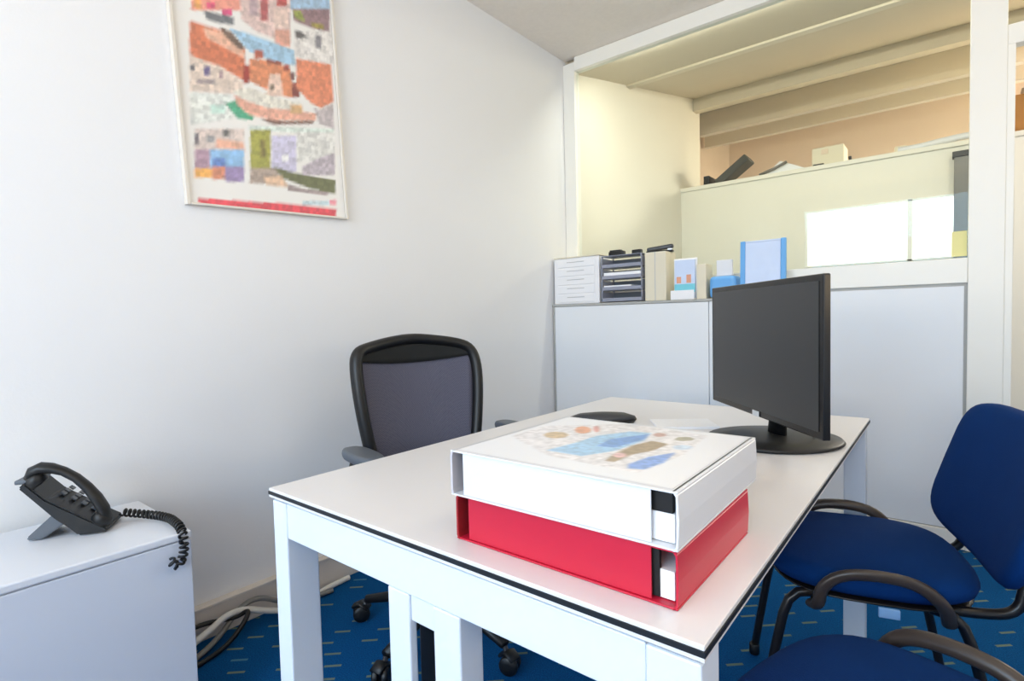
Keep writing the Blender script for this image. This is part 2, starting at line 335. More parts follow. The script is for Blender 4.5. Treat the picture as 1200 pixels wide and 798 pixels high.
# ------------------------------------------------------------------ camera
CAM = Vector((1.976, -3.058, 1.065))
def cam():
    yaw, pitch, roll = math.radians(39.057), math.radians(2.47), math.radians(-1.39)
    F = Vector((-math.sin(yaw) * math.cos(pitch), math.cos(yaw) * math.cos(pitch), -math.sin(pitch)))
    R = Vector((math.cos(yaw), math.sin(yaw), 0)); U = R.cross(F)
    R2 = R * math.cos(roll) + U * math.sin(roll); U2 = U * math.cos(roll) - R * math.sin(roll)
    cd = bpy.data.cameras.new('camera'); cd.sensor_width = 36; cd.lens = 36 * 634.2 / 1200
    cd.clip_start = 0.02
    o = bpy.data.objects.new('camera', cd); COL.objects.link(o)
    m = Matrix((R2, U2, -F)).transposed().to_4x4(); m.translation = CAM
    o.matrix_world = m; scn.camera = o
cam()

# ------------------------------------------------------------------ room shell
H = 2.722; XR = 3.3; YB = -5.8
struct(MB().box((-.12, YB - .12, -.08), (XR + .12, 6.2, 0)).build('floor', 'carpet'))
struct(MB().box((-.12, YB, 0), (0, .0, H)).build('wall_left', 'wall'))
SY0, SY1, SZ0, SZ1 = -3.9, -.9, .9, 2.4
struct(MB().box((XR, YB, 0), (XR + .1, SY0, H)).box((XR, SY1, 0), (XR + .1, 0, H)).box((XR, SY0, 0), (XR + .1, SY1, SZ0)).box((XR, SY0, SZ1), (XR + .1, SY1, H)).build('wall_right', 'wall'))
sw = MB()
for a, b in (((SY0, SZ0), (SY1, SZ0 + .05)), ((SY0, SZ1 - .05), (SY1, SZ1)), ((SY0, SZ0 + .05), (SY0 + .05, SZ1 - .05)), ((SY1 - .05, SZ0 + .05), (SY1, SZ1 - .05)), ((-2.43, SZ0 + .05), (-2.37, SZ1 - .05))):
    sw.box((XR + .02, a[0], a[1]), (XR + .07, b[0], b[1]), .004)
struct(sw.build('added_window_side', 'alu'))  # unseen side window, added so the left wall is lit more evenly
struct(MB().box((-.12, YB - .12, H), (XR + .12, .0, H + .1)).build('ceiling', 'ceil'))
wb = MB()
WX0, WX1, WZ0, WZ1 = .35, 2.75, .8, 2.5
wb.box((-.12, YB - .12, 0), (WX0, YB, H)).box((WX1, YB - .12, 0), (XR + .1, YB, H))
wb.box((WX0, YB - .12, 0), (WX1, YB, WZ0)).box((WX0, YB - .12, WZ1), (WX1, YB, H))
struct(wb.build('wall_back', 'wall'))
wf = MB()
for a, b in (((WX0, WZ0), (WX0 + .05, WZ1)), ((WX1 - .05, WZ0), (WX1, WZ1)), ((1.52, WZ0), (1.58, WZ1)), ((WX0 + .05, WZ0), (1.52, WZ0 + .05)), ((1.58, WZ0), (WX1 - .05, WZ0 + .05)), ((WX0 + .05, WZ1 - .05), (1.52, WZ1)), ((1.58, WZ1 - .05), (WX1 - .05, WZ1))):
    wf.box((a[0], YB - .07, a[1]), (b[0], YB - .02, b[1]), .004)
w2 = struct(wf.build('unseen_window_back', 'alu'))  # unseen window, placed behind the camera to light the room

# cable trunking at the foot of the left wall
tr = MB().box((.001, YB + .01, .0), (.03, -.005, .106), .003, 'trunk').box((.001, YB + .01, .106), (.036, -.005, .116), .002, 'trunk')
struct(tr.build('baseboard_left', 'trunk'))

# partition: aluminium frame, lower panels, glass above
fr = MB()
fr.box((0.0, -.03, 0), (.085, .03, 2.69), .003)
fr.box((.085, -.03, 2.634), (XR - .001, .03, 2.72), .003)
fr.box((2.031, -.035, 0), (2.147, .035, 2.634), .003)
fr.box((.085, -.03, 1.165), (2.031, .03, 1.272), .003)
fr.box((.085, -.03, 0), (2.031, .03, .08), .003)
fr.box((3.16, -.03, 0), (XR - .001, .03, 2.634), .003)
struct(fr.build('trim_1', 'alu'))
gp = MB().box((.085, -.018, .08), (2.031, .018, 1.165))
struct(gp.build('wall_partition', 'gap'))
pn = MB()
for a, b in ((.09, 1.0), (1.008, 2.02)): pn.box((a, -.022, .085), (b, .022, 1.152), .002)
struct(pn.build('trim_2', 'panel'))
struct(MB().box((.085, -.004, 1.272), (2.031, .004, 2.634)).build('window_1', 'clear'))
# glazed door bay right of the post: head rail, glass above, open doorway below
dr = MB().box((2.147, -.03, 2.12), (3.16, .03, 2.2), .003).box((2.147, -.03, 0), (2.172, .03, 2.12), .002).box((3.135, -.03, 0), (3.16, .03, 2.12), .002)
struct(dr.build('door_1', 'alu'))
struct(MB().box((2.147, -.004, 2.2), (3.16, .004, 2.634)).build('window_3', 'clear'))

# ------------------------------------------------------------------ hall behind the glass
struct(MB().box((-.12, 0.0, 0), (0, 2.45, 4.0)).build('wall_hall_left', 'hall'))
fw = MB()
FY = 1.95
fw.box((0, FY, 0), (1.04, FY + .1, 2.19)).box((1.04, FY, 0), (2.3, FY + .1, 1.41)).box((1.04, FY, 1.862), (2.3, FY + .1, 2.19)).box((2.3, FY, 0), (4.6, FY + .1, 2.19))
struct(fw.build('wall_hall_back', 'hall'))
struct(MB().box((0, FY - .02, 2.19), (4.6, 3.0, 2.225), .004).build('trim_3', 'hall'))
wn = MB()
for a, b in (((1.04, 1.41), (1.06, 1.862)), ((1.72, 1.41), (1.75, 1.862)), ((2.28, 1.41), (2.3, 1.862)), ((1.06, 1.41), (2.28, 1.425)), ((1.06, 1.85), (2.28, 1.862))):
    wn.box((a[0], FY - .01, a[1]), (b[0], FY + .03, b[1]), .002)
w4 = struct(wn.build('window_4', 'alu'))
p4 = MB().box((1.05, FY + .04, 1.42), (2.29, FY + .05, 1.856)).build('window_pane', 'daylight', w4)
# roof of the hall: sloping boards and beams
def roofz(y): return 2.66 + .215 * y
struct(MB().prism([(0.03, roofz(.03)), (5.6, roofz(5.6)), (5.6, roofz(5.6) + .1), (.03, roofz(.03) + .1)], -.7, 4.8,
                  mtx=Matrix(((0, 0, 1, 0), (1, 0, 0, 0), (0, 1, 0, 0), (0, 0, 0, 1)))).build('ceiling_hall', 'beam'))
for i, (y0, y1, zb, zt, x0) in enumerate(((.86, .92, 2.83, 2.88, .0), (2.27, 2.36, 3.03, 3.2, .0), (3.35, 3.44, 3.13, 3.42, -.6), (4.3, 4.38, 3.26, 3.62, -.6))):
    struct(MB().box((x0, y0, zb), (4.6, y1, zt), .004).build('trim_%d' % (4 + i), 'beam'))
struct(MB().box((-.7, 5.5, 0), (4.8, 5.6, 4.1)).build('wall_hall_far', 'tan'))
struct(MB().box((-.75, 2.45, 0), (-.65, 5.5, 4.1)).build('wall_hall_side', 'tan'))
struct(MB().box((4.6, 0, 0), (4.7, 5.5, 4.1)).build('wall_hall_right', 'hall'))
# grey steel post in front of the inner office
t = MB().box((1.985, FY - .09, 0), (2.07, FY - .02, 2.10), .004, 'grey_post' if 0 else 'gcable').box((1.975, FY - .095, 2.10), (2.08, FY - .015, 2.14), .003, 'black')
tag(t.build('steel_post'), 'grey post with a dark cap standing behind the glass beside the white frame', 'post')

# things stored on top of the inner office
o = MB().box((-.17, -.10, -.035), (.17, .10, .035), .012, 'junk', T(.40, 2.22, 2.36) @ Rm(-.62, 'Y')).box((.16, -.11, 2.226), (.215, .10, 2.34), .006, 'black', T(.0, 2.2, 0)).box((.21, -.09, 2.226), (.38, .08, 2.262), .006, 'junk', T(0, 2.2, 0))
tag(o.build('equipment_case'), 'dark grey case leaning at a slant on top of the inner office', 'case')
o = MB()
o.prism([(.0, 0), (.42, .0), (.40, .03), (.28, .09), (.2, .13), (.13, .07), (.03, .03)], -.13, .13, 'paper', .004, T(.62, 2.22, 2.226) @ Rm(PI / 2, 'X'))
o.tube([(.66, 2.07, 2.26), (.78, 2.06, 2.29), (.88, 2.06, 2.33)], .012, 'gcable')
tag(o.build('dust_sheet'), 'crumpled pale sheet heaped beside the dark slanted case', 'sheet')
o = MB().box((1.06, 2.12, 2.226), (1.29, 2.34, 2.41), .006, 'cardb' if 0 else 'beige').box((1.13, 2.115, 2.35), (1.18, 2.125, 2.39), 0, 'tan').box((1.07, 2.1, 2.226), (1.15, 2.118, 2.275), .004, 'black')
tag(o.build('open_carton'), 'small pale carton with a dark opening on top of the inner office', 'carton')
o = MB().tube([(1.32, 2.1, 2.236), (1.48, 2.1, 2.240), (1.52, 2.1, 2.236)], .010, 'black').tube([(1.34, 2.1, 2.236), (1.335, 2.1, 2.29)], .012, 'dgrey')
tag(o.build('metal_bracket'), 'small dark bracket lying right of the pale carton', 'bracket')
o = MB().tube([(1.66, 2.02, 2.25), (1.78, 2.0, 2.246), (1.9, 2.01, 2.262), (2.05, 2.0, 2.27), (2.3, 2.0, 2.26)], .024, 'wcard', smooth_path=2)
tag(o.build('paper_roll'), 'long white roll lying on top of the inner office beside the post', 'roll')
o = MB().box((1.62, 2.2, 2.226), (1.70, 2.3, 2.33), .01, 'beige')
tag(o.build('small_canister'), 'small pale canister standing behind the long white roll', 'canister')
c = thing('cardboard_box', 'brown cardboard box seen through the bay right of the white post', 'box', (2.50, 2.2, 2.226))
MB().box((-.2, -.15, 0), (.35, .2, .27), .004, 'cardb').build('carton', None, c)
MB().box((-.17, -.28, .27), (.32, -.148, .276), .001, 'tan').build('flap', None, c)

# ------------------------------------------------------------------ poster
A = Vector((.0, -2.3277, 1.4631)); TL = math.radians(2.343)
ps = thing('travel_poster', 'framed collage poster of town and harbour pictures with a red bottom band', 'poster', A)
def pm(x): # local u, v, out -> room
    return T(x, 0, 0) @ Rm(TL, 'X') @ Matrix(((0, 0, 1, 0), (1, 0, 0, 0), (0, 1, 0, 0), (0, 0, 0, 1)))
PW, PH = .618, .93
bk = MB().box((0, 0, .001), (PW, PH, .012), .001, mtx=pm(0)); bk.build('backing_board', 'framew', ps)
f = MB()
for lo, hi in (((0, 0), (.012, PH)), ((PW - .012, 0), (PW, PH)), ((.012, 0), (PW - .012, .008)), ((.012, PH - .012), (PW - .012, PH))):
    f.box((lo[0], lo[1], .0125), (hi[0], hi[1], .024), .002, mtx=pm(0))
f.build('frame', 'framew', ps)
me = painted_grid(PW - .026, PH - .022, 84, 120, (238, 236, 232), POSTER, off=(.013, .009), jitter=.15)
me.materials.append(M['poster']); me.transform(pm(.0135) @ T(.013, .009, 0))
so = bpy.data.objects.new('printed_sheet', me); COL.objects.link(so); so.parent = ps

# ------------------------------------------------------------------ low cabinet with telephone
CZ = .53
cb = thing('low_cabinet', 'low white cabinet against the left wall carrying the black telephone', 'cabinet', (0.04, -2.512, 0))
MB().box((0, -1.1, .03), (.392, -.002, CZ - .02), .003).build('carcass', 'cab', cb)
MB().box((-.002, -1.102, CZ - .019), (.402, 0, CZ), .004).build('top', 'cabtop', cb)
for k in range(2):
    d = MB().box((.3925, -1.098 + k * .55, .04), (.400, -.552 + k * .55, CZ - .022), .002).build('door', 'cab', cb)
    MB().tube([(.402, -.60 + k * .09, .34), (.418, -.60 + k * .09, .34), (.418, -.60 + k * .09, .42), (.402, -.60 + k * .09, .42)], .004).build('handle', 'silver', d)
MB().box((.02, -1.08, 0), (.37, -.02, .03)).build('plinth', 'dgrey', cb)

ph = thing('desk_telephone', 'black desk telephone on its stand on the low white cabinet', 'telephone', (.222, -2.618, CZ), math.radians(58))
ph.scale = (.84, .9, .93)
# local: -X is the high end, +X the low front end, Y across (negative toward the room)
prof = [(-.215, .150), (-.20, .164), (-.15, .112), (-.03, .034), (.0, .016), (.0, .004), (-.075, .004), (-.10, .03), (-.13, .055), (-.17, .10)]
MB().prism(prof, -.055, .075, bev=.004, mtx=Rm(PI / 2, 'X')).build('body', 'black', ph)
MB().prism([(-.13, .075), (-.10, .045), (-.165, .004), (-.205, .004), (-.205, .012)], -.045, .065, bev=.003, mtx=Rm(PI / 2, 'X')).build('stand', 'greyp', ph)
MB().box((-.235, -.05, .0), (-.18, .04, .012), .004, mtx=T(-.0, 0, .154) @ Rm(.0, 'Y')).build('display', 'greyp', ph)
hs = MB().tube([(-.195, -.062, .172), (-.182, -.062, .190), (-.160, -.062, .198), (-.135, -.062, .195), (-.105, -.062, .183), (-.075, -.062, .162), (-.048, -.062, .133), (-.026, -.062, .10), (-.010, -.062, .067), (.0, -.062, .035)], [.010, .015, .016, .014, .012, .012, .013, .015, .016, .012], flat=(1.5, 1), n=14)
hs.lathe([(.005, -.02), (.024, -.018), (.026, 0), (.02, .012), (.005, .014)], n=20, mtx=T(-.175, -.062, .17) @ Rm(-.6, 'Y')).lathe([(.005, -.02), (.024, -.018), (.026, 0), (.02, .012), (.005, .014)], n=20, mtx=T(-.012, -.062, .045) @ Rm(.8, 'Y'))
hs.build('handset', 'black', ph)
kp = MB()
for i in range(4):
    for j in range(3): kp.box((-.015, -.01, 0), (.0, .008, .004), .001, mtx=T(-.05 - i * .026, .055 - j * .028 , .050 + i * .0175) @ Rm(.65, 'Y'))
kp.build('keypad', 'greyp', ph)
# coiled cord draping over the cabinet corner
path = [(.205, -2.60, CZ + .024), (.265, -2.548, CZ + .0145), (.33, -2.528, CZ + .0145), (.385, -2.530, CZ + .0145), (.425, -2.532, CZ + .010), (.455, -2.536, CZ - .01), (.463, -2.54, CZ - .05), (.459, -2.555, CZ - .078), (.457, -2.57, CZ - .055)]
P = [Vector(p) for p in path]
for _ in range(3):
    Q = [P[0]]
    for a, b in zip(P, P[1:]): Q += [a * .75 + b * .25, a * .25 + b * .75]
    P = Q + [P[-1]]
L = [0]
for a, b in zip(P, P[1:]): L.append(L[-1] + (b - a).length)
coil = []
steps = 420; turns = 30
for i in range(steps + 1):
    s_ = L[-1] * i / steps; k = max(j for j in range(len(L)) if L[j] <= s_ + 1e-9); k = min(k, len(P) - 2)
    tt = (s_ - L[k]) / max(L[k + 1] - L[k], 1e-6); p = P[k].lerp(P[k + 1], tt); d = (P[k + 1] - P[k]).normalized()
    x = d.cross(Vector((0, 0, 1)) if abs(d.z) < .9 else Vector((0, 1, 0))).normalized(); y = d.cross(x)
    a = 2 * PI * turns * i / steps; coil.append(p + x * math.cos(a) * .0088 + y * math.sin(a) * .0088)
cc = MB().tube(coil, .0033, n=6).build('handset_cord', 'black', ph)
cc.matrix_parent_inverse = (Matrix.Translation(ph.location) @ Rm(math.radians(58), 'Z') @ Matrix.Diagonal((.84, .9, .93, 1))).inverted()

# loose cables on the floor by the trunking
def cable(pts, r, m, label):
    tag(MB().tube(pts, r, n=8, smooth_path=3).build('loose_cable', m), label, 'cable', 'cables along the foot of the left wall')
cable([(.12, -2.50, .03), (.10, -2.38, .05), (.07, -2.26, .09), (.09, -2.14, .03), (.12, -2.05, .012), (.07, -1.95, .012), (.06, -1.8, .012)], .011, 'wcable', 'thick pale cable looping over the floor beside the low cabinet')
cable([(.16, -2.46, .012), (.10, -2.33, .02), (.055, -2.24, .075), (.08, -2.18, .10), (.10, -2.1, .05), (.08, -2.02, .012), (.1, -1.9, .012)], .009, 'gcable', 'grey cable tangled between the pale and the black one')
cable([(.06, -2.48, .07), (.065, -2.36, .08), (.075, -2.26, .055), (.10, -2.22, .08), (.12, -2.25, .05), (.145, -2.32, .012), (.17, -2.42, .008)], .008, 'black', 'black cable knotted in front of the wall trunking')
# ------------------------------------------------------------------ desk
DX0, DX1, DY0, DY1 = .931, 1.793, -2.546, -1.157
dk = thing('office_desk', 'white office desk with a thin black edge and square steel legs', 'desk', (DX0, DY0, 0))
W_, D_ = DX1 - DX0, DY1 - DY0
MB().box((0, 0, .7275), (W_, D_, .734), 0, 'deskedge').box((.001, .001, .734), (W_ - .001, D_ - .001, .740), .001, 'deskw').box((.001, .001, .7225), (W_ - .001, D_ - .001, .7275), 0, 'deskw').build('tabletop', None, dk)
def beam_(lo, hi): return MB().box(lo, hi, .002).build('frame_rail', 'steelw', dk)
ZT = .716
beam_((.0545, .008, .648), (W_ - .0665, .05, ZT))
beam_((.12, .0505, .66), (.15, D_ - .051, ZT)); beam_((W_ - .17, .0505, .66), (W_ - .14, D_ - .051, ZT)); beam_((.068, D_ - .05, .66), (W_ - .068, D_ - .008, ZT))
beam_((.4085, .012, .606), (.4615, .04, .6475))
for lo, hi in (((.004, .006), (.054, .072)), ((.358, .008), (.408, .024)), ((.462, .008), (.516, .056)), ((W_ - .066, .006), (W_ - .006, .060)), ((.006, D_ - .07), (.066, D_ - .006)), ((W_ - .062, D_ - .044), (W_ - .006, D_ - .004))):
    z1 = ZT if hi[0] < .3 or lo[0] > .6 or lo[1] > .5 else .6115 if lo[0] < .4 else .648
    if .3 < lo[0] < .6: z1 = .6475
    lg = MB().box((lo[0], lo[1], .012), (hi[0], hi[1], z1), .003).build('leg', 'steelw', dk)
    MB().lathe([(.018, 0), (.02, .002), (.02, .010), (.012, .0125)], n=16, c=((lo[0] + hi[0]) / 2, (lo[1] + hi[1]) / 2, 0)).build('foot', 'black', lg)
MB().box((.372, .0575, .012), (.462, .10, .640), .003).build('cable_duct', 'black', dk)
MB().box((.12, .06, .7165), (W_ - .12, D_ - .06, .7222)).build('support_plate', 'steelw', dk)

# ------------------------------------------------------------------ document boxes
def doc_box(name, label, x, y, z, w, d, h, shell, inner, spine):
    b = thing(name, label, 'box file', (x, y, z))
    t_ = .0025
    MB().box((0, 0, 0), (w, d, t_), .0008).build('bottom_cover', shell, b)
    MB().box((0, 0, h - t_), (w, d, h), .0008).build('lid', shell, b)
    MB().box((.022, .003, t_ + .0003), (w - .032, .0055, h - t_ - .0003), .0005).build('front_flap', shell, b)
    MB().box((.022, d - .0055, t_ + .0003), (w - .032, d - .003, h - t_ - .0003), .0005).build('rear_flap', shell, b)
    # rounded spine on the right
    n = 6; pr = [(w - .004, 0), (w, .004), (w + .0015, h / 2), (w, h - .004), (w - .004, h), (w - .006, h), (w - .002, h - .006), (w - .0015, h / 2), (w - .002, .006), (w - .006, 0)]
    MB().prism(pr, 0, d, mtx=Matrix(((1, 0, 0, 0), (0, 0, -1, d), (0, 1, 0, 0), (0, 0, 0, 1)))).build('spine', spine, b)
    pl_ = [(.004, 0), (.0, .005), (.0, h - .005), (.004, h), (.006, h), (.0035, h - .008), (.0035, .008), (.006, 0)]
    MB().prism(pl_, 0, d, mtx=Matrix(((1, 0, 0, 0), (0, 0, -1, d), (0, 1, 0, 0), (0, 0, 0, 1)))).build('side_flap', inner, b)
    MB().box((.03, .012, t_ + .001), (w - .008, d - .012, h * .55), .001, 'paper').build('papers', None, b)
    return b
doc_box('document_box', 'red cardboard box file, lower of the two stacked on the desk', 1.411, -2.502, .7405, .337, .262, .066, 'red', 'redin', 'red')
wbx = doc_box('document_box', 'white cardboard box file with a printed picture lid, stacked on the red one', 1.408, -2.508, .807, .342, .312, .066, 'wcard', 'greycard', 'wcard')
for o in wbx.children:
    if o.name.startswith('side_flap'): o['label'] = 'grey side flap'
wbx.rotation_euler = (0, 0, math.radians(.6))
MB().box((.29, .012, .036), (.332, .02, .062), .002).build('corner_hole_shade', 'darkin', wbx)  # dark block standing for the shade in the open corner
rb_ = [o for o in COL.objects if o.name.startswith('document_box') and o is not wbx][0]
MB().box((.300, .010, .004), (.312, .016, .062), .001).build('corner_gap_shade', 'darkin', rb_)  # dark strip painting the shaded hole at the red corner
me = painted_grid(.325, .295, 90, 80, (236, 238, 242), BOXTOP, off=(1.416 - 1.58, -2.5 + 2.38), jitter=.12)
me.materials.append(M['boxpic']); me.transform(T(.008, .008, .0663))
so = bpy.data.objects.new('printed_picture', me); COL.objects.link(so); so.parent = wbx

# ------------------------------------------------------------------ things on the desk
th = -.86
mn = thing('computer_monitor', 'black widescreen computer monitor on an oval foot at the far end of the desk', 'monitor', (1.606, -1.630, .7405), th)
w, z0, z1 = .55, .062, .396
MB().box((-w / 2, -.006, z0), (w / 2, .010, z1), .003).build('housing', 'bezel', mn)
MB().box((-w / 2 + .014, -.0075, z0 + .016), (w / 2 - .014, -.0062, z1 - .014), .0003).build('screen', 'screen', mn)
MB().box((-.15, .010, z0 + .05), (.15, .032, z1 - .07), .008).build('rear_cover', 'black', mn)
MB().tube([(0, .045, .012), (0, .05, .10), (0, .045, .18)], [.024, .02, .024], flat=(1.5, .7)).build('stand_neck', 'black', mn)
MB().lathe([(.02, 0), (.145, 0), (.15, .004), (.145, .010), (.09, .015), (.03, .02)], n=48, sx=.95, sy=1.08, c=(.0, .035, 0)).build('stand_foot', 'black', mn)
MB().box((-.016, -.0098, z0 + .001), (.016, -.0076, z0 + .015), .0008).build('badge', 'silver', mn)
MB().tube([(.04, .06, .12), (.06, .085, .04), (.05, .12, .0065), (-.02, .16, .0035), (-.10, .20, .0035), (-.20, .22, .0035)], .0028, smooth_path=2, n=8).build('power_cable', 'gcable', mn)

gc = thing('glasses_case', 'dark oval case lying on the desk behind the white box file', 'glasses case', (1.165, -1.64, .7405), math.radians(40))
MB().lathe([(.02, 0), (.098, .002), (.105, .010), (.104, .0125)], n=40, sx=1, sy=.36).build('lower_shell', 'black', gc)
MB().lathe([(.104, .013), (.1, .02), (.07, .03), (.02, .034)], n=40, sx=1, sy=.36).build('upper_shell', 'dgrey', gc)
pp = MB()
for i in range(5): pp.box((-.085, -.06, .0012 * i), (.085, .06, .0012 * i + .001), 0, mtx=Rm(.03 * (i % 3 - 1), 'Z'))
tag(pp.build('paper_pad', 'paper', loc=(1.375, -1.535, .7405)), 'small stack of blank white paper between box file and monitor', 'paper')
bpy.data.objects['paper_pad'].rotation_euler = (0, 0, math.radians(35))

# ------------------------------------------------------------------ task chair
oc = thing('task_chair', 'black office swivel chair with a grey mesh backrest behind the desk', 'office chair', (.64, -1.80, 0), math.radians(-11.5))
# local +X faces the desk
def o_star():
    base = thing_part = None
    for k in range(5):
        a = math.radians(-81 + 11.5 + 72 * k)
        c_, s_ = math.cos(a), math.sin(a)
        arm = MB().tube([(.03 * c_, .03 * s_, .115), (.16 * c_, .16 * s_, .105), (.30 * c_, .30 * s_, .078)], [.030, .024, .017], flat=(1, .8), n=10).build('base_arm', 'black', oc)
        cs = MB()
        px, py = .322 * c_, .322 * s_
        for sd in (-1, 1):
            cs.lathe([(.006, -.009), (.026, -.009), (.029, -.005), (.029, .005), (.026, .009), (.006, .009)], 'black', n=20,
                     mtx=T(px, py, .029) @ Rm(a + .5, 'Z') @ T(0, sd * .014, 0) @ Rm(PI / 2, 'X'))
        cs.tube([(px, py, .03), (.30 * c_, .30 * s_, .072)], .008, 'dgrey')
        cs.tube([(px - .03 * c_, py - .03 * s_, .045), (px, py, .064), (px + .026 * c_, py + .026 * s_, .05)], .010, 'black', flat=(2.1, .8))
        cs.build('caster', None, arm)
o_star()
MB().lathe([(.035, .07), (.04, .075), (.04, .13), (.03, .14), (.03, .25), (.02, .255), (.02, .38)], n=24).build('gas_column', 'black', oc)
MB().box((-.14, -.10, .385), (.12, .10, .42), .012).build('tilt_mechanism', 'black', oc)
MB().pad(.48, .49, .075, e=3.4, crown=.2, mtx=T(.02, 0, .465)).build('seat', 'blackm', oc)
BW, BZ0, BZ1 = .50, .53, 1.0
def backpt(y, z):
    k = (z - BZ0) / (BZ1 - BZ0)
    x = -.20 - .07 * k + .03 * (k * (1 - k)) * 4 * 0 - .0 + .055 * (y / (BW / 2)) ** 2
    return (x + .01, y + .035, z - .008)
hw = BW / 2
loop = [(-hw * .80, BZ0), (-hw * .90, BZ0 + .12), (-hw * .985, .80), (-hw, .93), (-hw * .93, .965), (-hw * .75, .975), (-hw * .4, .99), (0, 1.0), (hw * .4, .99), (hw * .75, .975), (hw * .93, .955), (hw, .90), (hw * .985, .80), (hw * .90, BZ0 + .12), (hw * .80, BZ0), (0, BZ0 - .01)]
MB().tube([backpt(y, z) for y, z in loop], .021, closed=True, flat=(1.3, 1), smooth_path=2, n=12).build('back_frame', 'black', oc)
# mesh panel and top trim
def sheet(name, ys, zs, thick, m, parent, clip):
    b = bmesh.new(); g = []
    for z in zs:
        g.append([])
        for y in ys:
            yy, zz = clip(y, z); g[-1].append(b.verts.new(backpt(yy, zz)))
    for r0, r1 in zip(g, g[1:]):
        for i in range(len(r0) - 1): b.faces.new([r0[i], r0[i + 1], r1[i + 1], r1[i]])
    bmesh.ops.recalc_face_normals(b, faces=b.faces)
    bmesh.ops.solidify(b, geom=b.faces[:], thickness=thick)
    q = MB(); q._merge(b, 0, None, True); return q.build(name, m, parent)
def wid(z):
    k = (z - BZ0) / .4; return hw * (.80 + .19 * min(max(k, 0), 1) ** .8) - .008
ys = [i / 12 for i in range(-12, 13)]
sheet('mesh_panel', ys, [BZ0 + .005 + i * .038 for i in range(12)], .004, 'mesh', oc, lambda y, z: (y * wid(z), z))
sheet('top_trim', ys, [i / 4 for i in range(5)], .012, 'blackm', oc,
      lambda y, k: (y * hw * .95, .912 + .018 * y * y + k * (.075 - .045 * y * y)))
for sd in (-1, 1):
    MB().tube([(-.06, sd * .20, .40), (-.06, sd * .30, .42), (-.05, sd * .315, .52), (-.03, sd * .315 + .02, .635)], .016, smooth_path=2).build('arm_post', 'black', oc)
    MB().pad(.22, .08, .03, e=2.8, crown=.1, mtx=T(.0, sd * .305 + .02, .650)).build('arm_pad', 'greyp', oc)
MB().tube([(-.10, 0, .40), (-.24, 0, .42), (-.265, 0, .50), (-.235, 0, .60)], [.03, .03, .028, .022], flat=(1.6, .7), smooth_path=0).build('back_support', 'black', oc)

# ------------------------------------------------------------------ visitor chairs
def visitor_chair(loc, rz, label):
    v = thing('visitor_chair', label, 'chair', loc, rz, 'blue visitor chairs in front of the desk')
    MB().pad(.44, .445, .055, e=3.0, crown=.55, m='blue', mtx=T(0, 0, .445), bend=lambda c: Vector((c.x, c.y, c.z - .35 * max(0, -c.x - .12) ** 1.6 - .0))).build('seat', None, v)
    MB().pad(.42, .43, .012, e=3.0, crown=.0, m='tube', mtx=T(0, 0, .411)).build('seat_shell', None, v)
    MB().pad(.355, .53, .045, e=5.0, crown=.3, m='blue', mtx=T(.285, -.025, .645) @ Rm(math.radians(-72), 'Y') @ Matrix.Identity(4), bend=lambda c: Vector((c.x, c.y, c.z + .5 * c.y * c.y))).build('backrest', None, v)
    for sd in (-1, 1):
        lg = MB().tube([(-.12, sd * .18, .405), (-.17, sd * .19, .398), (-.195, sd * .195, .33), (-.245, sd * .20, .02)], .011, 'tube', smooth_path=1).build('leg', None, v)
        MB().lathe([(.013, 0), (.015, .004), (.0145, .03), (.012, .034)], 'black', n=14, c=(-.2455, sd * .20, 0)).build('foot_cap', None, lg)
        lg = MB().tube([(.10, sd * .18, .405), (.15, sd * .19, .398), (.175, sd * .195, .33), (.235, sd * .205, .02)], .011, 'tube', smooth_path=1).build('leg', None, v)
        MB().lathe([(.013, 0), (.015, .004), (.0145, .03), (.012, .034)], 'black', n=14, c=(.2355, sd * .205, 0)).build('foot_cap', None, lg)
        MB().tube([(.08, sd * .17, .405), (.20, sd * .17, .405), (.255, sd * .17, .42), (.268, sd * .165, .48), (.288, sd * .15, .55), (.318, sd * .14, .64)], .011, 'tube', smooth_path=2).build('back_bar', None, v)
        MB().tube([(-.13, sd * .20, .385), (-.12, sd * .232, .395), (-.115, sd * .238, .445), (-.075, sd * .24, .480), (.0, sd * .24, .488), (.07, sd * .238, .478), (.115, sd * .232, .435), (.13, sd * .20, .385)], .0115, 'armp', smooth_path=2, flat=(1.25, .9)).build('armrest', None, v)
    MB().tube([(-.12, -.19, .386), (-.12, .19, .386)], .010, 'tube').build('cross_bar', None, v)
    MB().box((-.005, -.233, .392), (.035, -.2255, .414), .002, 'lightblue').build('care_label', None, v)
    return v
v1 = visitor_chair((1.80, -1.445, 0), math.radians(16), 'blue upholstered visitor chair tucked beside the monitor end of the desk')
v2 = dup(v1, (1.93, -2.135, 0), math.radians(-16), 'nearest blue visitor chair, only its seat and an armrest in view at the bottom')

# ------------------------------------------------------------------ shallow cupboard under the glass and what stands on it
LZ = 1.137; LX = 1.36
cu = thing('shallow_cupboard', 'shallow white cupboard below the glass holding trays and leaflets', 'cupboard', (.004, -.205, 0))
MB().box((.012, .012, .05), (LX - .012, .165, LZ - .014), .001).build('carcass', 'panel', cu)
MB().box((0, 0, .0), (.012, .165, LZ - .014), .001).build('side_panel', 'gap', cu)
MB().box((LX - .012, 0, .0), (LX, .165, LZ - .014), .001).build('side_panel', 'panel', cu)
MB().box((-.003, -.004, LZ - .0135), (LX + .003, .167, LZ), .002).build('top', 'gap', cu)
for a, b in ((.0135, .985), (.99, LX - .0135)):
    d = MB().box((a, 0, .055), (b, .0115, LZ - .016), .002).build('door', 'panel', cu)
MB().box((.03, .02, 0), (LX - .03, .15, .049)).build('plinth', 'dgrey', cu)

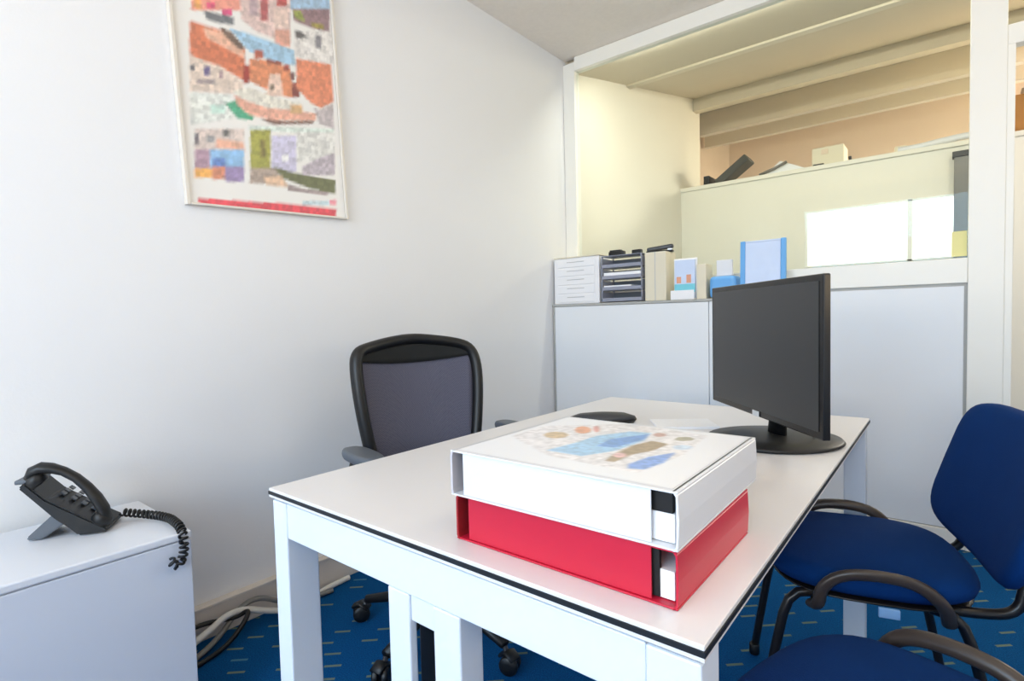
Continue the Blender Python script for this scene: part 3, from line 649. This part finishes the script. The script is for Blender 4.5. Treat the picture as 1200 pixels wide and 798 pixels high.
LZ += .0005
ft = thing('drawer_tower', 'white plastic desktop drawer tower against the left wall', 'drawer unit', (.012, -.20, LZ))
MB().box((0, .004, 0), (.325, .16, .285), .005).build('housing', 'whitep', ft)
for k in range(5):
    d = MB().box((.03, -.001, .012 + k * .054), (.295, .0035, .058 + k * .054), .002).build('drawer', 'whitep', ft)
    MB().box((.10, -.004, .040 + k * .054), (.225, -.0012, .044 + k * .054), .001).build('handle', 'slot', d)
MB().box((-.005 + .007, .0, .2855), (.33, .16, .292), .002).build('lid', 'beige', ft)

lt = thing('letter_tray_stack', 'grey stack of letter trays holding papers beside the white drawer tower', 'letter trays', (.355, -.20, LZ))
for k in range(4):
    z = .006 + k * .066
    q = MB().box((0, 0, z), (.26, .15, z + .004), .001).box((0, 0, z + .004), (.005, .15, z + .056), .001).box((.255, 0, z + .004), (.26, .15, z + .056), .001).box((0, .145, z + .004), (.26, .15, z + .056), .001).box((.0, .0, z + .004), (.26, .003, z + .02), .001)
    for cx in (.004, .256):
        for cy in (.006, .144): q.box((cx - .004, cy - .004, z + .056), (cx + .004, cy + .004, z + .066))
    tr_ = q.build('tray', 'grey_tray', lt)
    MB().box((.012, .006, z + .0045), (.25 - .06 * (k % 2), .14, z + .018 + .01 * (k % 3)), .002).build('paper_pile', 'paper', tr_)
    MB().box((.006, .141, z + .0045), (.254, .1445, z + .055)).build('slot_shade', 'greyp', tr_)  # darker sheet puts the shade of the tray slot into colour
MB().box((0, 0, .2705), (.26, .15, .275), .002).build('cover', 'grey_tray', lt)

o = MB().box((0, 0, 0), (.125, .14, .272), .004, 'beige').box((.06, -.001, .0), (.064, .0, .272), 0, 'slot')
tag(o.build('magazine_file', loc=(.628, -.19, LZ)), 'beige upright magazine file between letter trays and leaflet holder', 'magazine file')
ls = thing('leaflet_holder', 'white leaflet holder with a cyan picture leaflet', 'leaflet holder', (.785, -.175, LZ))
MB().box((0, .02, 0), (.13, .026, .225), .003).box((0, -.03, 0), (.13, .02, .006), .002).box((0, -.032, 0), (.13, -.028, .05), .002).build('stand', 'whitep', ls)
lf = MB().box((.008, .008, .008), (.122, .019, .215), .001, 'lavender').box((.008, .0065, .04), (.122, .008, .085), 0, 'cyan').box((.02, .0065, .09), (.045, .008, .125), 0, 'skin').box((.075, .0065, .09), (.10, .008, .135), 0, 'skin')
lf.build('leaflet', None, ls)
tag(MB().box((0, 0, 0), (.05, .1, .185), .003).build('slim_carton', 'beige', loc=(.918, -.175, LZ)), 'slim pale carton right of the leaflet holder', 'carton')

bl_ = thing('leaflet_stack', 'white card standing on a blue box half hidden by the monitor', 'leaflets', (.985, -.18, LZ))
MB().box((0, 0, 0), (.135, .11, .115), .02, 'skyblue', seg=3).build('blue_box', None, bl_)
MB().box((.03, .03, .1155), (.11, .05, .20), .003, 'wcard').build('card', None, bl_)
sg = thing('display_stand', 'white notice in a blue framed stand behind the top of the monitor', 'display stand', (1.135, -.16, LZ), 0)
for x0, x1, n in ((0, .024, 'side_bar'), (.19, .214, 'side_bar')): MB().box((x0, 0, .02), (x1, .022, .285), .004, mtx=Rm(-.04, 'X')).build(n, 'skyblue', sg)
MB().box((.0245, .004, .02), (.1895, .018, .275), .001, mtx=Rm(-.04, 'X')).build('notice', 'lavender', sg)
MB().box((.0245, .003, .2755), (.1895, .02, .283), .001, mtx=Rm(-.04, 'X')).build('top_bar', 'lavender', sg)
MB().box((.0, -.03, .0), (.22, .07, .0185), .004).build('base', 'whitep', sg)

# small dark things on the trays
z = LZ + .2758
o = MB().box((-.05, -.02, 0), (.05, .02, .028), .008, 'black').box((-.045, -.012, .028), (.03, .012, .036), .003, 'dgrey')
tag(o.build('hole_punch', loc=(.43, -.14, z)), 'black hole punch on the left of the letter tray stack', 'hole punch')
o = MB().box((-.03, -.015, 0), (.03, .015, .026), .006, 'black')
tag(o.build('tape_holder', loc=(.56, -.14, z)), 'small black holder between hole punch and stapler', 'holder')
sp = thing('stapler', 'dark grey stapler on top of the beige magazine file', 'stapler', (.69, -.12, LZ + .2725), math.radians(12))
MB().box((-.075, -.018, 0), (.075, .018, .012), .004).build('base', 'black', sp)
MB().box((-.07, -.016, .014), (.078, .016, .038), .008, mtx=Rm(-.1, 'Y')).build('top_arm', 'dgrey', sp)
MB().box((.045, -.012, .0125), (.068, .012, .0195)).build('hinge', 'silver', sp)

# note on the glass
tag(MB().box((0, 0, 0), (.052, .0015, .108), 0).build('sticky_note', 'yellow', loc=(1.976, -.006, 1.281)), 'yellow paper note stuck low on the glass by the post', 'note')

# ------------------------------------------------------------------ lamps and added fill lights
cl = thing('added_ceiling_light', 'unseen square white ceiling light added to light the room', 'ceiling light', (2.6, -2.0, H - .03))  # not in view, added with its glowing diffuser to light the room
MB().box((-.3, -.3, .005), (.3, .3, .0295), .003).build('housing', 'alu', cl)
MB().box((-.28, -.28, 0), (.28, .28, .0048), .001).build('diffuser', 'lampw', cl)
def area(name, loc, rot, sx, sy, power, col, spread=None):
    l = bpy.data.lights.new(name, 'AREA'); l.shape = 'RECTANGLE'; l.size = sx; l.size_y = sy
    l.energy = power; l.color = col
    o = bpy.data.objects.new(name, l); COL.objects.link(o); o.location = loc; o.rotation_euler = rot
    return o
area('daylight_sky', (1.55, YB - .16, 1.75), (math.radians(60), 0, 0), 2.4, 1.6, KEY, (.31, .64, 1.0))
area('ground_bounce_fill', (1.55, YB - .14, 1.3), (math.radians(145), 0, 0), 2.4, .8, GROUND, (1.0, .76, .46))  # added warm fill aimed up, standing in for light off the ground
area('side_fill_cool', (XR + .2, -2.4, 1.75), (math.radians(68), 0, math.radians(90)), 2.9, 1.5, SIDE, (.36, .64, 1.0))  # added cool fill at the unseen side window
area('side_fill_warm', (XR + .18, -2.4, 1.3), (math.radians(145), 0, math.radians(90)), 2.9, .7, SIDEG, (1.0, .76, .46))  # added warm fill aimed up at the unseen side window
area('added_lamp_room', (2.6, -2.0, H - .035), (0, 0, 0), .55, .55, LAMP, (1.0, .86, .66))  # light of the added ceiling fitting, out of view
area('hall_fill_strip', (1.7, .05, 2.652), (math.radians(38), 0, 0), 2.8, .03, HALL, (1.0, .96, .88))  # added strip hidden above the header to brighten the hall
area('hall_fill_far', (3.9, 4.0, 3.2), (0, 0, 0), 1.5, .8, HALL2, (1.0, .93, .82))  # added fill kept out of view to brighten the far hall
wl = bpy.data.worlds.new('world'); scn.world = wl; wl.use_nodes = True
bg = wl.node_tree.nodes['Background']; bg.inputs[0].default_value = (.75, .87, 1.0, 1); bg.inputs[1].default_value = WORLD
scn.view_settings.view_transform = 'Standard'; scn.view_settings.look = 'None'
scn.view_settings.gamma = 1; scn.view_settings.use_curve_mapping = False
scn.view_settings.exposure = EXPO
scn.cycles.use_denoising = True
